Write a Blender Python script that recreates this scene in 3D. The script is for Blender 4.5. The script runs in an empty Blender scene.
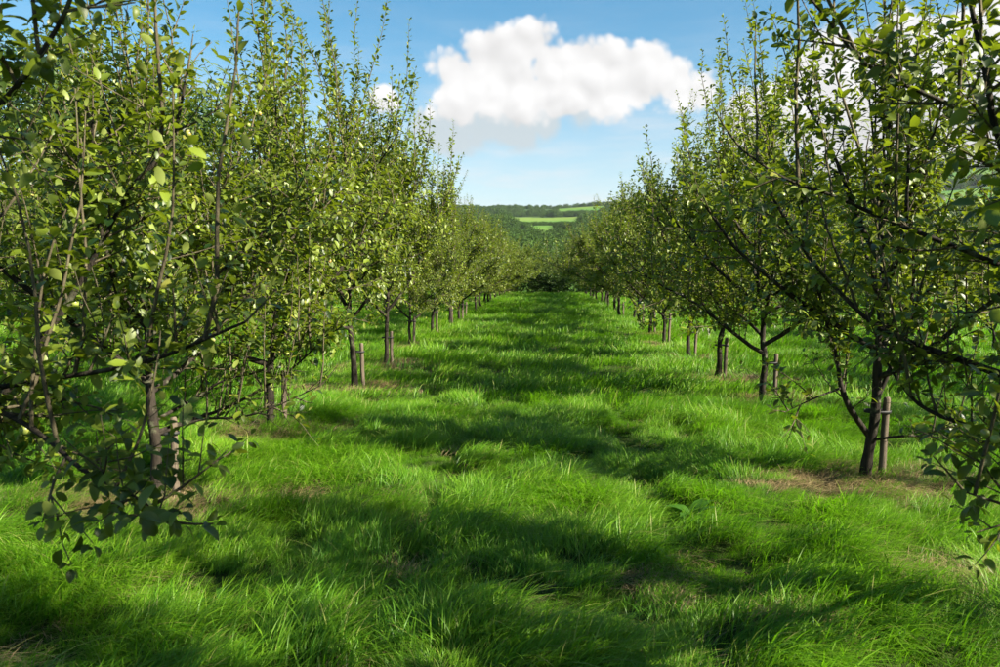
import bpy, math, random
import numpy as np
from mathutils import Vector, Matrix, Euler

# ------------------------------------------------------------------ camera, sky, sun, exposure
sc = bpy.context.scene
COL = sc.collection
R = math.radians
CAM_H = 1.6
YAW, PITCH = R(3.30), R(-4.52)
LENS = 28.0
cd = bpy.data.cameras.new("camera")
cam = bpy.data.objects.new("camera", cd)
COL.objects.link(cam)
cam.location = (0, 0, CAM_H)
cam.rotation_euler = (math.pi / 2 + PITCH, 0, YAW)
cd.lens = LENS
cd.sensor_width = 36.0
cd.clip_start = 0.05
cd.clip_end = 12000
cd.dof.use_dof = True
cd.dof.focus_distance = 9.0
cd.dof.aperture_fstop = 6.3
sc.camera = cam
FPX = LENS / 36.0 * 1000.0
CAMM = Euler(cam.rotation_euler).to_matrix()


def P(px, py, D):
    """the point of the view ray through pixel (px, py) of the 1000 px photograph, D metres ahead along the row"""
    d = CAMM @ Vector(((px - 500) / FPX, (333.5 - py) / FPX, -1))
    k = D / d.y
    return np.array([d.x * k, D, CAM_H + d.z * k])


SUN_EL = R(33)
SUN_AZ = R(21)              # degrees behind the line that crosses the rows, on the right
sun_dir = Vector((math.cos(SUN_EL) * math.cos(SUN_AZ), -math.cos(SUN_EL) * math.sin(SUN_AZ), math.sin(SUN_EL)))
sl = bpy.data.lights.new("sun", 'SUN')
sl.energy = 5.0
sl.angle = R(0.55)
sl.color = (1.0, 0.93, 0.76)
so = bpy.data.objects.new("sun", sl)
COL.objects.link(so)
so.rotation_euler = sun_dir.to_track_quat('Z', 'Y').to_euler()
so.location = (20, -10, 30)

sc.view_settings.view_transform = 'Standard'
sc.view_settings.look = 'None'
sc.view_settings.gamma = 1.0
sc.view_settings.use_curve_mapping = False
sc.view_settings.exposure = 1.85
sc.render.engine = 'CYCLES'
cy = sc.cycles
cy.max_bounces = 4
cy.diffuse_bounces = 1
cy.glossy_bounces = 2
cy.transmission_bounces = 4
cy.volume_bounces = 0
cy.use_denoising = True
cy.denoiser = 'OPENIMAGEDENOISE'
cy.denoising_input_passes = 'RGB_ALBEDO_NORMAL'
cy.denoising_prefilter = 'ACCURATE'
cy.caustics_reflective = False
cy.caustics_refractive = False

wd = bpy.data.worlds.new("World")
sc.world = wd
wd.use_nodes = True
wd.cycles.sampling_method = 'MANUAL'
wd.cycles.sample_map_resolution = 256
NT = wd.node_tree
NT.nodes.clear()


class NB:
    """small helper round a node tree"""
    def __init__(self, nt):
        self.nt = nt

    def n(self, t, **kw):
        nd = self.nt.nodes.new(t)
        for k, v in kw.items():
            setattr(nd, k, v)
        return nd

    def put(self, sock, v):
        if isinstance(v, bpy.types.NodeSocket):
            self.nt.links.new(v, sock)
        else:
            sock.default_value = v

    def m(self, op, a, b=None, c=None, clamp=False):
        nd = self.n('ShaderNodeMath', operation=op)
        nd.use_clamp = clamp
        self.put(nd.inputs[0], a)
        if b is not None:
            self.put(nd.inputs[1], b)
        if c is not None:
            self.put(nd.inputs[2], c)
        return nd.outputs[0]

    def vm(self, op, a, b=None, out=0):
        nd = self.n('ShaderNodeVectorMath', operation=op)
        self.put(nd.inputs[0], a)
        if b is not None:
            self.put(nd.inputs[1], b)
        return nd.outputs[out]

    def comb(self, x, y, z):
        nd = self.n('ShaderNodeCombineXYZ')
        for i, v in enumerate((x, y, z)):
            self.put(nd.inputs[i], v)
        return nd.outputs[0]

    def sep(self, v):
        nd = self.n('ShaderNodeSeparateXYZ')
        self.put(nd.inputs[0], v)
        return nd.outputs

    def noise(self, vec, scale, detail=4, rough=0.55, dims='3D'):
        nd = self.n('ShaderNodeTexNoise', noise_dimensions=dims)
        self.put(nd.inputs['Vector'], vec)
        nd.inputs['Scale'].default_value = scale
        nd.inputs['Detail'].default_value = detail
        nd.inputs['Roughness'].default_value = rough
        return nd.outputs['Fac']

    def smooth(self, v, lo, hi, a=0.0, b=1.0):
        nd = self.n('ShaderNodeMapRange', interpolation_type='SMOOTHSTEP')
        self.put(nd.inputs['Value'], v)
        nd.inputs['From Min'].default_value = lo
        nd.inputs['From Max'].default_value = hi
        nd.inputs['To Min'].default_value = a
        nd.inputs['To Max'].default_value = b
        return nd.outputs[0]

    def mix(self, f, a, b, blend='MIX'):
        nd = self.n('ShaderNodeMix', data_type='RGBA', blend_type=blend)
        self.put(nd.inputs[0], f)
        for s, v in ((nd.inputs[6], a), (nd.inputs[7], b)):
            self.put(s, v if isinstance(v, bpy.types.NodeSocket) else (*v[:3], 1))
        return nd.outputs[2]


def build_sky():
    b = NB(NT)
    sky = b.n('ShaderNodeTexSky', sky_type='NISHITA')
    sky.sun_disc = False
    sky.sun_elevation = SUN_EL
    # sun_rotation counts clockwise from +Y (seen from above)
    sky.sun_rotation = math.atan2(sun_dir.x, sun_dir.y)
    sky.altitude = 100
    sky.air_density = 1.0
    sky.dust_density = 0.8
    sky.ozone_density = 1.2
    tc = b.n('ShaderNodeTexCoord').outputs['Generated']
    x, y, z = b.sep(tc)
    az = b.m('ARCTAN2', x, y)
    hl = b.m('SQRT', b.m('ADD', b.m('MULTIPLY', x, x), b.m('MULTIPLY', y, y)))
    el = b.m('ARCTAN2', z, hl)
    p = b.comb(az, el, 0.0)
    # cumulus: rounded lobes with their bearing and height in the sky, broken up by noise
    def lobe(px, py, r):
        d = CAMM @ Vector(((px - 500) / FPX, (333.5 - py) / FPX, -1))
        return (math.atan2(d.x, d.y), math.atan2(d.z, math.hypot(d.x, d.y)), r / FPX * 0.97)
    def billow(vec, fine=True):
        tot = None
        warp = b.n('ShaderNodeTexNoise'); b.put(warp.inputs['Vector'], vec); warp.inputs['Scale'].default_value = 18.0; warp.inputs['Detail'].default_value = 2
        vec = b.vm('ADD', vec, b.vm('MULTIPLY', b.vm('SUBTRACT', warp.outputs['Color'], (0.5, 0.5, 0.5)), (0.02, 0.02, 0.0)))
        for sc_, w in ((17.0, 0.6), (38.0, 0.28), (95.0, 0.16))[:3 if fine else 2]:
            v = b.n('ShaderNodeTexVoronoi', feature='SMOOTH_F1', voronoi_dimensions='2D')
            b.put(v.inputs['Vector'], vec); v.inputs['Scale'].default_value = sc_
            v.inputs['Smoothness'].default_value = 0.35
            q = b.m('MULTIPLY', b.m('SUBTRACT', 0.5, v.outputs['Distance']), w)
            tot = q if tot is None else b.m('ADD', tot, q)
        return tot
    n1 = billow(p)
    n2 = b.noise(p, 60.0, 3, 0.5)
    def field(lobes):
        f = None
        for (a, e, r) in lobes:
            dd = b.m('DISTANCE' if False else 'SQRT', b.m('ADD', b.m('POWER', b.m('SUBTRACT', az, a), 2.0), b.m('POWER', b.m('MULTIPLY', b.m('SUBTRACT', el, e), 1.08), 2.0)))
            v = b.m('SUBTRACT', r, dd)
            f = v if f is None else b.m('SMOOTH_MAX', f, v, 0.012)
        return f
    nz = b.m('ADD', b.m('MULTIPLY', b.m('ADD', n1, -0.02), 0.050), b.m('MULTIPLY', b.m('SUBTRACT', n2, 0.5), 0.006))
    top = [lobe(*q) for q in ((458, 76, 27), (486, 58, 25), (530, 46, 23), (508, 84, 42), (566, 80, 43), (610, 78, 36), (642, 74, 32), (674, 80, 26), (698, 90, 15), (545, 64, 22),
                              (382, 97, 12), (598, 94, 26), (640, 90, 22), (505, 66, 22), (590, 62, 18), (455, 98, 26), (560, 100, 20),
                              (770, 120, 42), (830, 92, 55), (905, 84, 60), (990, 70, 66), (1060, 60, 80), (870, 150, 50), (960, 150, 50), (1180, 40, 60))]
    base = [lobe(*q) for q in ((455, 126, 25), (500, 124, 28), (548, 122, 16), (432, 130, 17), (480, 135, 18), (520, 132, 18), (580, 116, 14))]
    ft = b.m('ADD', field(top), nz)
    fb = b.m('ADD', field(base), b.m('MULTIPLY', nz, 0.7))
    # scattered fair-weather cloud round the rest of the sky
    pl = b.comb(b.m('DIVIDE', x, b.m('MAXIMUM', z, 0.05)), b.m('DIVIDE', y, b.m('MAXIMUM', z, 0.05)), 0.0)
    far = b.noise(pl, 0.55, 7, 0.55)
    behind = b.smooth(y, 0.45, 0.2)
    fo = b.m('MULTIPLY', b.smooth(far, 0.60, 0.70), b.m('MULTIPLY', behind, b.smooth(z, 0.02, 0.12)))
    at = b.smooth(ft, -0.004, 0.010)
    ab = b.m('MULTIPLY', b.smooth(fb, -0.008, 0.010), 0.95)
    # relief inside the cloud: the same noise read a little toward the sun
    n0 = billow(p, False)
    n1s = billow(b.vm('ADD', p, (0.006, 0.012, 0)), False)
    rel = b.m('MULTIPLY', b.m('SUBTRACT', n0, n1s), 0.7)
    low = b.smooth(el, 0.215, 0.155)
    lit = b.m('ADD', b.m('SUBTRACT', 0.95, b.m('MULTIPLY', low, 0.20)), b.m('MULTIPLY', rel, 0.75))
    K = 5.5
    white = b.vm('SCALE', (1.0, 0.99, 0.985))
    wn = NT.nodes[-1]
    wn.inputs['Scale'].default_value = 1.0
    NT.links.new(b.m('MULTIPLY', lit, K), wn.inputs['Scale'])
    # thin veil and streaks
    st = b.noise(b.comb(b.m('MULTIPLY', az, 2.2), b.m('MULTIPLY', el, 12.0), 0.0), 2.6, 5, 0.6)
    veil = b.m('MULTIPLY', b.smooth(st, 0.40, 0.78), b.smooth(el, 0.33, 0.03, 0.06, 0.9))
    hs = b.n('ShaderNodeHueSaturation')
    hs.inputs['Saturation'].default_value = 1.35
    hs.inputs['Hue'].default_value = 0.485
    NT.links.new(sky.outputs[0], hs.inputs['Color'])
    c = hs.outputs[0]
    c = b.mix(b.smooth(el, 0.30, 0.0, 0.0, 0.62), c, (K * 0.80, K * 0.90, K * 0.95))
    c = b.mix(veil, c, (K * 0.86, K * 0.88, K * 0.9))
    c = b.mix(ab, c, (K * 0.63, K * 0.71, K * 0.75))
    c = b.mix(at, c, white)
    c = b.mix(fo, c, (K * 0.9, K * 0.9, K * 0.9))
    bg = b.n('ShaderNodeBackground')
    NT.links.new(c, bg.inputs[0])
    bg.inputs[1].default_value = 0.05
    out = b.n('ShaderNodeOutputWorld')
    NT.links.new(bg.outputs[0], out.inputs[0])


build_sky()

# ------------------------------------------------------------------ numeric helpers
_H = np.random.RandomState(7).rand(256, 256).astype(np.float64)


def vnoise(x, y):
    x = np.asarray(x, float); y = np.asarray(y, float)
    xi = np.floor(x).astype(int); yi = np.floor(y).astype(int)
    fx = x - xi; fy = y - yi
    fx = fx * fx * (3 - 2 * fx); fy = fy * fy * (3 - 2 * fy)
    h = lambda i, j: _H[i & 255, j & 255]
    a = h(xi, yi) * (1 - fx) + h(xi + 1, yi) * fx
    c = h(xi, yi + 1) * (1 - fx) + h(xi + 1, yi + 1) * fx
    return a * (1 - fy) + c * fy


def fbm(x, y, o=3):
    s = 0; a = 0.5; t = 0
    for i in range(o):
        s = s + a * vnoise(x * 2 ** i + 17 * i, y * 2 ** i + 31 * i); t += a; a *= 0.5
    return s / t


def unit(v):
    v = np.asarray(v, float)
    return v / np.maximum(np.linalg.norm(v, axis=-1, keepdims=True), 1e-9)


ROW = 2.78                # half the alley, trunk line to middle
FIELD_END = 55.0


def rut(x):
    return np.exp(-((np.abs(x) - 0.76) / 0.12) ** 2)


def ground_h(x, y):
    """height of the land: tussocky orchard floor, a valley behind its end and a hill across it"""
    x = np.asarray(x, float); y = np.asarray(y, float)
    near = np.clip((75 - np.hypot(x, y)) / 25, 0, 1)
    bump = (fbm(x * 3.0 + 5, y * 3.6, 3) - 0.5) * 0.17 + (fbm(x * 0.35, y * 0.35 + 9, 2) - 0.5) * 0.10
    bump = bump - 0.075 * rut(x) * (0.7 + vnoise(y * 0.5, x * 0 + 3))
    d = np.hypot(x, np.maximum(y, 0))
    d = np.where(y > 0, d, 0)
    prof = np.interp(d, [0, 58, 100, 170, 240, 350, 520, 690, 800, 1010, 1220, 1390, 1500, 1900, 6000], [0, 0, -4, -9, -7, 4, 19, 41, 45, 72, 86, 113, 119, 112, 60])
    bearing = np.arctan2(x, np.maximum(y, 1))
    side = np.clip((bearing - 0.02) / 0.5, 0, 1)
    prof = prof + np.clip((d - 900) / 600, 0, 1) * side * 55
    far = np.clip((d - 120) / 300, 0, 1)
    prof = prof + far * (fbm(x * 0.004 + 3, y * 0.004, 3) - 0.5) * 5
    return bump * near + prof


# fields on the far hill (bearing as x per metre ahead, distances)
FIELDS = [(-0.045, 0.050, 815, 1010), (-0.020, 0.013, 545, 690), (0.018, 0.075, 1230, 1390), (-0.05, -0.004, 1060, 1120), (0.30, 0.62, 900, 1150), (0.45, 0.60, 1300, 1430), (-0.7, -0.2, 800, 1000)]


def in_field(x, y):
    d = np.hypot(x, y)
    b = x / np.maximum(y, 1)
    w = (vnoise(d * 0.02, b * 40) - 0.5)
    r = np.zeros_like(d, bool)
    for b0, b1, d0, d1 in FIELDS:
        r |= (b > b0 + w * 0.006) & (b < b1 + w * 0.006) & (d > d0 + w * 20 + (b - b0) * 300) & (d < d1 + w * 20 + (b - b0) * 200)
    return r


def new_mesh(name, V, F, mats=(), smooth=False, attrs=None):
    """V (n,3), F list of arrays each (m,k)"""
    me = bpy.data.meshes.new(name)
    V = np.ascontiguousarray(V, dtype=np.float32)
    me.vertices.add(len(V))
    me.vertices.foreach_set('co', V.ravel())
    loops = np.concatenate([f.ravel() for f in F]).astype(np.int32)
    tot = np.concatenate([np.full(len(f), f.shape[1], np.int32) for f in F])
    start = np.concatenate([[0], np.cumsum(tot)[:-1]]).astype(np.int32)
    me.loops.add(len(loops))
    me.loops.foreach_set('vertex_index', loops)
    me.polygons.add(len(tot))
    me.polygons.foreach_set('loop_start', start)
    me.polygons.foreach_set('loop_total', tot)
    if smooth:
        me.polygons.foreach_set('use_smooth', np.ones(len(tot), bool))
    for m in mats:
        me.materials.append(m)
    for k, (dom, typ, arr) in (attrs or {}).items():
        at = me.attributes.new(k, typ, dom)
        at.data.foreach_set('value' if typ == 'FLOAT' else ('vector' if typ == 'FLOAT_VECTOR' else 'value'), np.ascontiguousarray(arr, dtype=np.int32 if typ == 'INT' else np.float32).ravel())
    me.update(calc_edges=True)
    return me


def obj(name, me, parent=None, **props):
    o = bpy.data.objects.new(name, me)
    COL.objects.link(o)
    if parent is not None:
        o.parent = parent
    for k, v in props.items():
        o[k] = v
    return o


# ------------------------------------------------------------------ materials
def mat(name):
    m = bpy.data.materials.new(name)
    m.use_nodes = True
    m.node_tree.nodes.clear()
    return m, NB(m.node_tree)


def finish(m, b, shader):
    o = b.n('ShaderNodeOutputMaterial')
    b.nt.links.new(shader, o.inputs[0])
    return m


def bsdf(b, color, rough=0.6, spec=0.3, normal=None):
    s = b.n('ShaderNodeBsdfPrincipled')
    b.put(s.inputs['Base Color'], color if isinstance(color, bpy.types.NodeSocket) else (*color, 1))
    b.put(s.inputs['Roughness'], rough)
    b.put(s.inputs['Specular IOR Level'], spec)
    if normal is not None:
        b.put(s.inputs['Normal'], normal)
    return s.outputs[0]


def leaf_material(name, up, up2, under, trans, tw=0.33, rough=0.42, spec=0.5):
    m, b = mat(name)
    t = b.n('ShaderNodeAttribute', attribute_name='tint').outputs['Fac']
    oi = b.n('ShaderNodeObjectInfo').outputs['Random']
    pos = b.n('ShaderNodeNewGeometry')
    nz = b.noise(pos.outputs['Position'], 1.1, 2)
    f = b.m('ADD', b.m('MULTIPLY', t, 0.75), b.m('ADD', b.m('MULTIPLY', b.m('SUBTRACT', nz, 0.5), 0.5), b.m('MULTIPLY', b.m('SUBTRACT', oi, 0.5), 0.18)), clamp=True)
    f = b.m('POWER', f, 1.2)
    c = b.mix(f, up, up2)
    # a few yellowing leaves
    c = b.mix(b.m('MULTIPLY', b.m('GREATER_THAN', t, 0.975), 0.6), c, (0.20, 0.17, 0.03))
    c = b.mix(pos.outputs['Backfacing'], c, under)
    s = bsdf(b, c, rough, spec)
    tr = b.n('ShaderNodeBsdfTranslucent')
    b.put(tr.inputs[0], b.mix(f, [q * 0.75 for q in trans], trans))
    mx = b.n('ShaderNodeMixShader')
    mx.inputs[0].default_value = tw
    b.nt.links.new(s, mx.inputs[1]); b.nt.links.new(tr.outputs[0], mx.inputs[2])
    return finish(m, b, mx.outputs[0])


M_LEAF = leaf_material('apple_leaf', (0.007, 0.022, 0.002), (0.215, 0.280, 0.024), (0.19, 0.23, 0.052), (0.38, 0.50, 0.016), 0.24, 0.44, 0.38)
M_OAK = leaf_material('hedge_leaf', (0.022, 0.056, 0.008), (0.075, 0.125, 0.016), (0.07, 0.11, 0.03), (0.12, 0.20, 0.02), 0.25, 0.5, 0.35)
M_FAR = leaf_material('far_leaf', (0.022, 0.062, 0.008), (0.090, 0.155, 0.018), (0.05, 0.09, 0.018), (0.08, 0.14, 0.015), 0.2, 0.7, 0.15)
M_DOCK = leaf_material('dock_leaf', (0.025, 0.085, 0.008), (0.06, 0.15, 0.01), (0.04, 0.11, 0.012), (0.12, 0.30, 0.01), 0.35, 0.55, 0.25)


def bark_material(name, dark, light, scale=(28, 28, 6), lich=0.5):
    m, b = mat(name)
    tc = b.n('ShaderNodeTexCoord').outputs['Object']
    mp = b.n('ShaderNodeMapping')
    b.put(mp.inputs[0], tc); mp.inputs['Scale'].default_value = scale
    n = b.noise(mp.outputs[0], 1.0, 6, 0.7)
    n2 = b.noise(tc, 9.0, 4, 0.6)
    c = b.mix(b.smooth(n, 0.3, 0.7), dark, light)
    c = b.mix(b.m('MULTIPLY', b.smooth(n2, 0.55, 0.68), lich), c, (0.16, 0.17, 0.10))
    bp = b.n('ShaderNodeBump'); bp.inputs['Strength'].default_value = 0.9; bp.inputs['Distance'].default_value = 0.012
    b.put(bp.inputs['Height'], n)
    return finish(m, b, bsdf(b, c, 0.85, 0.2, bp.outputs[0]))


M_BARK = bark_material('apple_bark', (0.010, 0.008, 0.006), (0.042, 0.033, 0.024))
M_TWIG = bark_material('apple_twig', (0.05, 0.04, 0.024), (0.13, 0.11, 0.065), (40, 40, 12), 0.2)
M_STAKE = bark_material('weathered_stake', (0.055, 0.042, 0.03), (0.19, 0.15, 0.11), (40, 40, 3), 0.25)
m, b = mat('rubber_tie'); M_TIE = finish(m, b, bsdf(b, (0.02, 0.02, 0.02), 0.6))


def apple_material():
    m, b = mat('apple_skin')
    oi = b.n('ShaderNodeObjectInfo').outputs['Random']
    g = b.n('ShaderNodeNewGeometry')
    n = b.noise(g.outputs['Position'], 9.0, 3)
    c = b.mix(b.m('ADD', b.m('MULTIPLY', oi, 0.6), b.m('MULTIPLY', n, 0.4)), (0.13, 0.21, 0.03), (0.31, 0.34, 0.08))
    c = b.mix(b.smooth(n, 0.56, 0.70, 0, 0.6), c, (0.40, 0.13, 0.05))
    return finish(m, b, bsdf(b, c, 0.35, 0.5))


M_APPLE = apple_material()


def grass_material(name, root, tip, tip2, trans, dead=0.0):
    m, b = mat(name)
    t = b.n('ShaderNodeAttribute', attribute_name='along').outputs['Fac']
    oi = b.n('ShaderNodeObjectInfo').outputs['Random']
    tint = b.n('ShaderNodeAttribute', attribute_name='tint').outputs['Fac']
    pos = b.n('ShaderNodeNewGeometry').outputs['Position']
    nz = b.noise(pos, 0.55, 3)
    f = b.m('ADD', b.m('MULTIPLY', oi, 0.35), b.m('ADD', b.m('MULTIPLY', tint, 0.45), b.m('MULTIPLY', b.m('SUBTRACT', nz, 0.45), 1.3)), clamp=True)
    c = b.mix(f, tip, tip2)
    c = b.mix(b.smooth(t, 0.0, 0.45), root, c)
    c = b.mix(b.m('MULTIPLY', b.m('GREATER_THAN', tint, 0.91), b.smooth(t, 0.2, 0.8, 0.2, 0.75)), c, (0.30, 0.26, 0.09))
    s = bsdf(b, c, 0.5, 0.3)
    tr = b.n('ShaderNodeBsdfTranslucent')
    b.put(tr.inputs[0], b.mix(f, [q * 0.8 for q in trans], trans))
    mx = b.n('ShaderNodeMixShader'); mx.inputs[0].default_value = 0.38
    b.nt.links.new(s, mx.inputs[1]); b.nt.links.new(tr.outputs[0], mx.inputs[2])
    return finish(m, b, mx.outputs[0])


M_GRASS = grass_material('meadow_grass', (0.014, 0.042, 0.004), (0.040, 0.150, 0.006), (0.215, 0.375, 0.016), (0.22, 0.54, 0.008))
M_DRY = grass_material('dry_grass', (0.16, 0.12, 0.06), (0.30, 0.22, 0.11), (0.40, 0.31, 0.16), (0.35, 0.26, 0.12))


def ground_material():
    m, b = mat('orchard_ground')
    pos = b.n('ShaderNodeNewGeometry').outputs['Position']
    fl = b.n('ShaderNodeAttribute', attribute_name='field').outputs['Fac']
    n1 = b.noise(pos, 6.0, 6, 0.7)
    n2 = b.noise(pos, 1.2, 3)
    c = b.mix(b.smooth(n1, 0.35, 0.7), (0.018, 0.036, 0.006), (0.040, 0.062, 0.012))
    c = b.mix(b.smooth(n2, 0.60, 0.74, 0, 0.4), c, (0.06, 0.045, 0.02))
    _, y, _ = b.sep(pos)
    far = b.smooth(y, 22, 50)
    n3 = b.noise(pos, 0.9, 4)
    c = b.mix(far, c, b.mix(n3, (0.05, 0.15, 0.015), (0.10, 0.23, 0.02)))
    wild = b.smooth(y, 62, 75)
    n4 = b.noise(pos, 0.006, 3)
    c = b.mix(wild, c, (0.03, 0.06, 0.015))
    c = b.mix(fl, c, b.mix(b.smooth(n4, 0.4, 0.62), (0.06, 0.15, 0.02), (0.12, 0.18, 0.03)))
    bp = b.n('ShaderNodeBump'); bp.inputs['Strength'].default_value = 0.8; bp.inputs['Distance'].default_value = 0.03
    b.put(bp.inputs['Height'], n1)
    return finish(m, b, bsdf(b, c, 0.95, 0.1, bp.outputs[0]))


M_GROUND = ground_material()

# ------------------------------------------------------------------ the ground, out to the horizon
def axis(parts):
    out = []
    for a, c, s in parts:
        out.append(np.arange(a, c, s))
    return np.concatenate(out)


gx = axis([(-3000, -1000, 250), (-1000, -300, 35), (-300, -60, 12), (-60, -12, 2), (-12, -4, 0.3), (-4, 4, 0.13), (4, 12, 0.3), (12, 60, 2), (60, 300, 10), (300, 1000, 30), (1000, 3001, 200)])
gy = axis([(-400, -60, 60), (-60, -4, 4), (-4, 1, 0.5), (1, 12, 0.13), (12, 30, 0.3), (30, 64, 0.8), (64, 130, 4), (130, 500, 10), (500, 1600, 12), (1600, 2600, 60), (2600, 5001, 400)])
GX, GY = np.meshgrid(gx, gy)
GZ = ground_h(GX, GY)
nx, ny = len(gx), len(gy)
idx = np.arange(nx * ny).reshape(ny, nx)
GF = np.stack([idx[:-1, :-1], idx[:-1, 1:], idx[1:, 1:], idx[1:, :-1]], -1).reshape(-1, 4)
fld = in_field(GX, GY).astype(np.float32).ravel()
obj('ground', new_mesh('ground', np.stack([GX.ravel(), GY.ravel(), GZ.ravel()], 1), [GF], [M_GROUND], True, {'field': ('POINT', 'FLOAT', fld)}), kind='structure')

# ------------------------------------------------------------------ leaves and branches
def leaf_template(st, wid, saw=0.0, curl=0.12, fold=0.22):
    """a pointed oval blade folded along its midrib: stations along it, half widths"""
    n = len(st)
    V = [(0, 0, 0)]
    for k in range(1, n - 1):
        t, w = st[k], wid[k] * (1 + saw * (-1) ** k)
        z = 0.10 * t - curl * 2 * t * t
        V += [(-w, t + 0.02, z + fold * w), (0, t, z), (w, t + 0.02, z + fold * w)]
    V.append((0, 1, 0.10 - curl * 2))
    e = len(V) - 1
    tri, quad = [(0, 2, 1), (0, 3, 2)], []
    for k in range(n - 3):
        a = 1 + 3 * k
        quad += [(a, a + 1, a + 4, a + 3), (a + 1, a + 2, a + 5, a + 4)]
    a = 1 + 3 * (n - 3)
    tri += [(a, a + 1, e), (a + 1, a + 2, e)]
    return np.array(V, float), [np.array(tri), np.array(quad)]


LEAF_HI = leaf_template([0, .18, .50, .82, 1], [0, .19, .27, .17, 0])
LEAF_FINE = leaf_template([0, .07, .17, .29, .42, .55, .68, .80, .90, .96, 1], [0, .11, .19, .25, .275, .27, .24, .19, .12, .06, 0], 0.035)
LEAF_LO = (np.array([[0, 0, 0], [0, 1, -.10], [-.27, .42, .07], [-.2, .78, .0], [.27, .42, .07], [.2, .78, .0]], float),
           [np.array([[0, 1, 3, 2], [0, 4, 5, 1]])])


def leaf_frames(D, up):
    D = unit(D)
    S = unit(np.cross(D, up))
    N = np.cross(S, D)
    return S, D, N


def leaves_mesh(name, B, D, U, size, tint, mats, tmpl, smooth=False):
    T, F = tmpl
    S, D, N = leaf_frames(D, U)
    V = B[:, None, :] + size[:, None, None] * (T[None, :, 0:1] * S[:, None] + T[None, :, 1:2] * D[:, None] + T[None, :, 2:3] * N[:, None])
    n, k = len(B), len(T)
    off = (np.arange(n) * k)[:, None, None]
    Fs = [(f[None] + off).reshape(-1, f.shape[1]) for f in F]
    return new_mesh(name, V.reshape(-1, 3), Fs, mats, smooth, {'tint': ('POINT', 'FLOAT', np.repeat(tint, k))})


def tube(pts, rad, sides):
    pts = np.asarray(pts, float); n = len(pts)
    t = np.gradient(pts, axis=0); t = unit(t)
    ref = np.array([0.31, 0.17, 0.93]) if abs(t[0, 2]) < 0.8 else np.array([1.0, 0.1, 0.2])
    a = unit(np.cross(t, ref)); c = np.cross(t, a)
    ang = np.arange(sides) / sides * 2 * math.pi
    ring = np.cos(ang)[None, :, None] * a[:, None] + np.sin(ang)[None, :, None] * c[:, None]
    V = pts[:, None] + np.asarray(rad)[:, None, None] * ring
    i = np.arange(n - 1)[:, None] * sides; j = np.arange(sides)[None]; k = (j + 1) % sides
    F = np.stack([i + j, i + k, i + sides + k, i + sides + j], -1).reshape(-1, 4)
    return V.reshape(-1, 3), F


def tubes_mesh(name, items, mats):
    Vs, Fs, o = [], [], 0
    for pts, rad, sides in items:
        v, f = tube(pts, rad, sides)
        Vs.append(v); Fs.append(f + o); o += len(v)
    return new_mesh(name, np.concatenate(Vs), [np.concatenate(Fs)], mats, True)


def smooth_path(pts, per=5):
    """Catmull-Rom through a few given points"""
    p = np.array(pts, float)
    q = np.vstack([2 * p[0] - p[1], p, 2 * p[-1] - p[-2]])
    out = []
    for i in range(1, len(q) - 2):
        for s in np.arange(per) / per:
            a, b_, c, d = q[i - 1], q[i], q[i + 1], q[i + 2]
            out.append(0.5 * (2 * b_ + (c - a) * s + (2 * a - 5 * b_ + 4 * c - d) * s * s + (3 * b_ - a - 3 * c + d) * s ** 3))
    out.append(p[-1])
    return np.array(out)


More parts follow.
